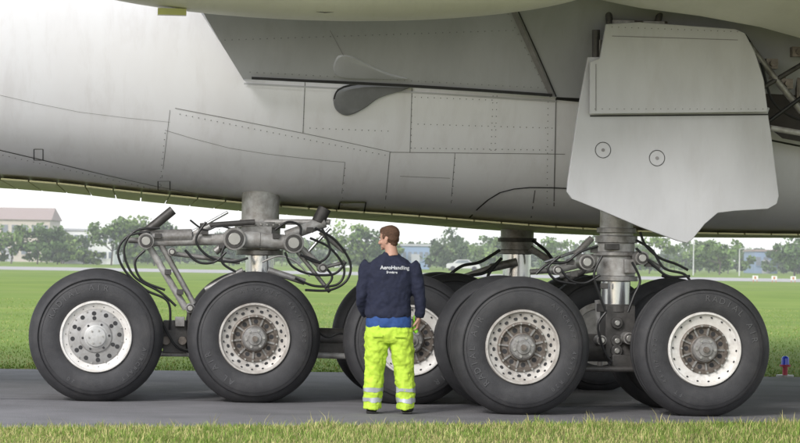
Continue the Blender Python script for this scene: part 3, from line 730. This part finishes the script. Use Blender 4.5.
def blades(name,pos,hmin,hmax,wd,mat_,straw=0.35,stalk=0.03,bright=1.0,contrast=1.0):
    n=len(pos); h=rng.uniform(hmin,hmax,n)*(0.6+0.8*rng.random(n)**2)
    st=rng.random(n)<stalk; h[st]*=1.8
    a=rng.uniform(0,2*pi,n); le=rng.uniform(0.1,0.75,n)*h; la=rng.uniform(0,2*pi,n)
    dx,dy=np.cos(a)*wd/2,np.sin(a)*wd/2; lx,ly=np.cos(la)*le,np.sin(la)*le
    x,y=pos[:,0],pos[:,1]; V=np.zeros((n,5,3))
    V[:,0]=np.c_[x-dx,y-dy,np.zeros(n)]; V[:,1]=np.c_[x+dx,y+dy,np.zeros(n)]
    V[:,2]=np.c_[x-dx*.8+lx*.3,y-dy*.8+ly*.3,h*.6]; V[:,3]=np.c_[x+dx*.8+lx*.3,y+dy*.8+ly*.3,h*.6]; V[:,4]=np.c_[x+lx,y+ly,h]
    me=bpy.data.meshes.new(name); me.vertices.add(n*5); me.vertices.foreach_set('co',V.reshape(-1))
    idx=np.arange(n)*5
    loops=np.stack([idx,idx+1,idx+3,idx+2,idx+2,idx+3,idx+4],1).reshape(-1)
    me.loops.add(n*7); me.loops.foreach_set('vertex_index',loops.astype(np.int32))
    me.polygons.add(n*2); ls=np.stack([np.arange(n)*7,np.arange(n)*7+4],1).reshape(-1)
    me.polygons.foreach_set('loop_start',ls.astype(np.int32)); 
    me.update(calc_edges=True); me.validate()
    c=np.zeros((n,3)); patch=0.5+0.5*np.sin(x*2.1+np.sin(y*3.3)*1.4)*np.cos(y*2.7+x*.9)
    s=rng.random(n)<(straw*(0.4+1.2*patch)); s|=st
    c[:]=np.array([.14,.215,.04])*bright; c[s]=np.array([.38,.35,.15])*bright
    g2=(~s)&(rng.random(n)<.35); c[g2]=np.array([.20,.28,.06])*bright
    c*=rng.uniform(1-.35*contrast,1+.25*contrast,(n,1))
    col=np.ones((n,5,4)); col[:,:,:3]=c[:,None,:]
    at=me.color_attributes.new('Col','FLOAT_COLOR','POINT'); at.data.foreach_set('color',col.reshape(-1))
    me.materials.append(mat_); o=bpy.data.objects.new(name,me); COL.objects.link(o); return o
m_blade=mat('grass_blades',(1,1,1),0.7,0,0.1,1,attr='Col',spec=0.2)
n=100000; x=rng.uniform(-5.2,5.2,n); ye=np.interp(x,[-60,-8,-4,4,8,60],[14,20.1,21.5,24.25,24.9,28])
y=ye+0.12*np.sin(x*2.3)*np.sin(x*5.1+1)+0.16*rng.standard_normal(n)*(rng.random(n)<.10)-rng.random(n)**1.15*(ye-18.0)
den=0.5+0.5*np.sin(x*3.7+y*1.3)*np.sin(y*4.1-x*1.7); keep=rng.random(n)<(.5+.5*den)
x=x[keep];y=y[keep]
# coarser tufts
nt_=260; tx_=rng.uniform(-5,5,nt_); ty_=np.interp(tx_,[-4,4],[21.5,24.25])+.15-rng.random(nt_)**.8*4
tx2=np.repeat(tx_,40)+rng.normal(0,.035,nt_*40); ty2=np.repeat(ty_,40)+rng.normal(0,.035,nt_*40)
blades('grass',np.c_[x,y],.02,.055,.0055,m_blade,.36,.02,1.25)
blades('grass',np.c_[tx2,ty2],.04,.080,.006,m_blade,.34,.06,1.25)
obj('grass_verge_soil',[(x,y,.002) for x,y in ([(-60,-20),(60,-20)]+[(q,near_y(q)+.02) for q in (60,30,8,4,0,-4,-8,-30,-60)])],[list(range(11))],m_soil)
n=60000; y=33.3+rng.random(n)**1.7*50; x=rng.uniform(-1,1,n)*(y*.2+1); y=y+.12*x
blades('grass',np.c_[x,y],.012,.04,.014,m_blade,.20,.006,1.15,.5)
# ---------------------------------------------------------------- taxiway edge light
p=CAM+sight(785,377)*((33.9)/sight(785,377).y)
lx,ly=p.x,33.9
e=empty('taxiway_edge_light',(lx,ly,0.0))
m_lb=mat('blue_glass',(0.03,0.07,0.75),0.15); m_lr=mat('red_paint',(0.45,0.05,0.08),0.5)
b=Bag(); b.cyl((0,0,0),(0,0,.03),.12,M['greypaint'],n=20); b.cyl((0,0,.03),(0,0,.14),.035,m_lr,n=16); b.cyl((0,0,.14),(0,0,.17),.075,m_lr,n=20)
b.cyl((0,0,.17),(0,0,.25),.055,m_lb,r2=.05,n=20); b.ell((0,0,.25),(.05,.05,.035),m_lb,n=10); b.make('lamp_body',e)
# ---------------------------------------------------------------- background
m_leaf=mat('foliage',(1,1,1),0.8,0,0.1,1,attr='Col',spec=0.1)
m_bark=mat('bark',(0.13,0.11,0.09),0.9)
def trees(name,specs,leaf=0.34,nl=1500):
    V=[];C=[];Bk=Bag()
    for (x,y,h,w_,tone) in specs:
        Bk.cyl((x,y,0),(x+.2,y,h*.45),.022*h,m_bark,r2=.012*h,n=8)
        cl=[]
        for k in range(22):
            a=random.uniform(0,2*pi); z_=random.uniform(.16,.95); rr=w_*.5*math.sqrt(random.random())*(1-.7*abs(z_-.5)**1.3)
            c=(x+rr*cos(a),y+rr*sin(a),h*z_); cl.append((c,random.uniform(.12,.22)*h,random.uniform(.7,1.3)))
            if k<7: Bk.cyl((x+.1,y,h*.3),c,.009*h,m_bark,r2=.003*h,n=5)
        per=nl//22
        for c,r,b_ in cl:
            d=rng.standard_normal((per,3)); d/=np.linalg.norm(d,axis=1)[:,None]; d*= (rng.random((per,1))**.4)*r
            P=np.array(c)+d*np.array([1.15,1.15,.8])
            u=rng.standard_normal((per,3)); u/=np.linalg.norm(u,axis=1)[:,None]; w2=np.cross(u,rng.standard_normal((per,3))); w2/=np.linalg.norm(w2,axis=1)[:,None]
            s=leaf*rng.uniform(.5,1.2,(per,1)); q=np.stack([P-u*s*.5,P+w2*s*.4,P+u*s*.5,P-w2*s*.4],1)
            V.append(q.reshape(-1,3)); cc=np.array(tone)*b_*rng.uniform(.75,1.25,(per,1)); C.append(np.repeat(np.c_[cc,np.ones(per)],4,0))
    V=np.concatenate(V);C=np.concatenate(C); n=len(V)//4
    me=bpy.data.meshes.new(name); me.vertices.add(len(V)); me.vertices.foreach_set('co',V.reshape(-1))
    me.loops.add(n*4); me.loops.foreach_set('vertex_index',np.arange(n*4,dtype=np.int32)); me.polygons.add(n); me.polygons.foreach_set('loop_start',np.arange(n,dtype=np.int32)*4)
    me.update(calc_edges=True)
    at=me.color_attributes.new('Col','FLOAT_COLOR','POINT'); at.data.foreach_set('color',C.reshape(-1)); me.materials.append(m_leaf)
    e=empty(name); o=bpy.data.objects.new('foliage',me); COL.objects.link(o); o.parent=e
    Bk.make('trunks_and_limbs',e)
def bx(u,d): return (u-400)/F*d
sp_=[]
tones=[(.13,.20,.06),(.10,.16,.055),(.16,.23,.07),(.10,.145,.07)]
for k in range(56):
    u=random.uniform(-120,920); d=random.uniform(345,420)
    sp_.append((bx(u,d),d,random.uniform(3.2,5.2),random.uniform(5,9),random.choice(tones)))
for u,hh in((12,4.8),(38,5.0),(58,3.4),(84,2.2),(112,6.0),(135,6.3),(155,5.4),(345,5.8),(372,5.2),(450,5.4),(650,4.8),(720,4.8),(795,6.2),(830,6)):
    sp_.append((bx(u,325),325,hh,6.5,random.choice(tones)))
trees('distant_trees',sp_,leaf=.55,nl=1100)
hp=[]
for k in range(90): hp.append((bx(-150+k*12.5,430),430,random.uniform(2.6,4.6),7,random.choice([(.18,.225,.14),(.16,.21,.12)])))  # rear row paler: distance haze put into the leaf colour
trees('distant_trees',hp,leaf=.9,nl=400)
m_wall=mat('render_white',(0.80,0.80,0.79),0.8); m_glass=mat('window_glass',(0.22,0.25,0.29),0.2,0,0.3,2); m_roof=mat('roof_brown',(0.34,0.27,0.24),0.8); m_groof=mat('roof_grey',(0.42,0.43,0.45),0.7); m_brick=mat('render_cream',(0.56,0.50,0.44),0.85); m_bl=mat('cladding_blue',(0.24,0.33,0.48),0.5)  # facades and roofs paled: distance haze put into their colours
def building(name,u0,u1,d,h,wall,roof,fl=2,nw=8,pitched=False,dep=12):
    x0,x1=bx(u0,d),bx(u1,d); e=empty(name,((x0+x1)/2,d,0)); w_=(x1-x0)/2
    b=Bag(); b.box((0,dep/2,h/2),(w_,dep/2,h/2),wall); b.make('walls',e,smooth=False)
    b=Bag()
    if pitched: b.add([(-w_-.3,-.4,h),(w_+.3,-.4,h),(w_+.3,dep+.4,h),(-w_-.3,dep+.4,h),(-w_,dep/2,h+h*.3),(w_,dep/2,h+h*.3)],[[0,1,5,4],[2,3,4,5],[0,4,3],[1,2,5],[0,3,2,1]],roof)
    else: b.box((0,dep/2,h+.15),(w_+.2,dep/2+.2,.15),roof)
    b.make('roof',e,smooth=False)
    b=Bag(); fh=h/fl
    for i in range(fl):
        for k in range(nw):
            cx=-w_+(k+.5)*2*w_/nw; b.box((cx,-.02,fh*(i+.55)),(w_/nw*.62,.05,fh*.20),m_glass); b.box((cx,-.06,fh*(i+.55)-fh*.20-.06),(w_/nw*.68,.08,.05),wall)
    b.box((0,-.03,1.05),(.6,.06,1.05),m_groof); b.make('windows_and_door',e,smooth=False)
building('office_building',62,114,350,4.6,m_wall,m_groof,2,9)
building('apartment_house',-30,50,395,6.6,m_brick,m_roof,2,8,True)
building('warehouse',402,430,350,3.2,m_bl,m_groof,1,5)
building('warehouse',330,352,370,4.2,m_wall,m_groof,1,4)
building('warehouse',755,778,390,3.4,m_bl,m_roof,1,3)
m_post=mat('galvanised_post',(0.6,0.6,0.6),0.5)
for u,hh in((694,4.4),(740,3.2)):
    e=empty('street_lamp',(bx(u,300),300,0)); b=Bag(); b.cyl((0,0,0),(0,0,hh),.08,m_post,r2=.05,n=8); b.cyl((0,0,hh),(.7,0,hh+.15),.04,m_post,n=8); b.box((.9,0,hh+.15),(.3,.12,.06),m_post); b.make('pole_and_arm',e)
m_or=mat('marker_orange',(0.5,0.22,0.12),0.6)
for u in(756,775,794):
    d=205; e=empty('runway_marker_board',(bx(u,d),d,0)); b=Bag(); b.box((0,0,.38),(.22,.04,.16),m_wall); b.cyl((-.15,0,0),(-.15,0,.25),.03,m_or,n=6); b.cyl((.15,0,0),(.15,0,.25),.03,m_or,n=6); b.box((0,-.045,.38),(.08,.01,.10),m_or); b.make('board',e)
def car(u,d,colr):
    e=empty('parked_car',(bx(u,d),d,0)); m_=mat('car_paint',colr,0.3); b=Bag()
    pr=[(-2.1,.35),(-2.1,.8),(-1.9,.95),(-1.3,1.0),(-.75,1.42),(.55,1.45),(1.2,1.0),(1.95,.85),(2.1,.6),(2.1,.35)]; K=len(pr)
    v=[(x,-.85,z) for x,z in pr]+[(x,.85,z) for x,z in pr]; b.add(v,[list(range(K)),[K+k for k in range(K)][::-1]]+[[k,(k+1)%K,K+(k+1)%K,K+k] for k in range(K)],m_)
    b.add([(-1.1,-.86,1.0),(-.65,-.86,1.36),(.5,-.86,1.38),(1.0,-.86,1.0)],[[0,1,2,3]],m_glass)
    for x in(-1.3,1.35): b.cyl((x,-.9,.32),(x,.9,.32),.32,M['tire'],n=16)
    b.make('body_and_wheels',e,bevel=.03)
car(464,312,(.6,.6,.6))
# summer haze over the airfield (real scattering volume, well beyond the aircraft)
hb=Bag(); hb.box((0,340,15),(420,230,14.9),M['door']); hz=hb.make('haze',None,smooth=False)
hm=bpy.data.materials.new('haze_volume'); hm.use_nodes=True; hN=hm.node_tree.nodes; hN.remove(hN['Principled BSDF']); vs_=hN.new('ShaderNodeVolumeScatter'); vs_.inputs['Color'].default_value=(.94,.96,1,1); vs_.inputs['Density'].default_value=0.0008
hm.node_tree.links.new(vs_.outputs[0],hN['Material Output'].inputs['Volume']); hz.data.materials.clear(); hz.data.materials.append(hm)
# ---------------------------------------------------------------- light
SUN_EL=radians(33); sunvec=Vector((-0.50,-0.86,0)).normalized()*cos(SUN_EL)+Vector((0,0,sin(SUN_EL)))
w=bpy.data.worlds.new('World'); scene.world=w; w.use_nodes=True
nt=w.node_tree; N=nt.nodes; bgN=N['Background']; sky=N.new('ShaderNodeTexSky'); sky.sky_type='NISHITA'; sky.sun_disc=False
sky.sun_elevation=SUN_EL; sky.sun_rotation=math.atan2(sunvec.x,sunvec.y); sky.dust_density=1.5; sky.air_density=1.0; sky.ozone_density=1
nt.links.new(sky.outputs['Color'],bgN.inputs['Color']); bgN.inputs['Strength'].default_value=0.10
# thin white overcast layer: brighter toward the zenith
tc=N.new('ShaderNodeTexCoord'); sx3=N.new('ShaderNodeSeparateXYZ'); nt.links.new(tc.outputs['Generated'],sx3.inputs[0])
rp=N.new('ShaderNodeValToRGB'); rp.color_ramp.elements[0].position=0.0; rp.color_ramp.elements[0].color=(.76,.77,.80,1); rp.color_ramp.elements[1].position=.7; rp.color_ramp.elements[1].color=(.97,.98,1,1)
nt.links.new(sx3.outputs['Z'],rp.inputs['Fac']); b2=N.new('ShaderNodeBackground'); nt.links.new(rp.outputs['Color'],b2.inputs['Color']); b2.inputs['Strength'].default_value=1.22
ad=N.new('ShaderNodeAddShader'); nt.links.new(bgN.outputs[0],ad.inputs[0]); nt.links.new(b2.outputs[0],ad.inputs[1]); nt.links.new(ad.outputs[0],N['World Output'].inputs['Surface'])
sl=bpy.data.lights.new('sun','SUN'); sl.energy=2.1; sl.angle=radians(14); sl.color=(1,.98,.955)
so=bpy.data.objects.new('sun',sl); COL.objects.link(so); so.rotation_euler=sunvec.to_track_quat('Z','Y').to_euler()
scene.view_settings.view_transform='Standard'; scene.view_settings.look='None'; scene.view_settings.exposure=0; scene.view_settings.gamma=1
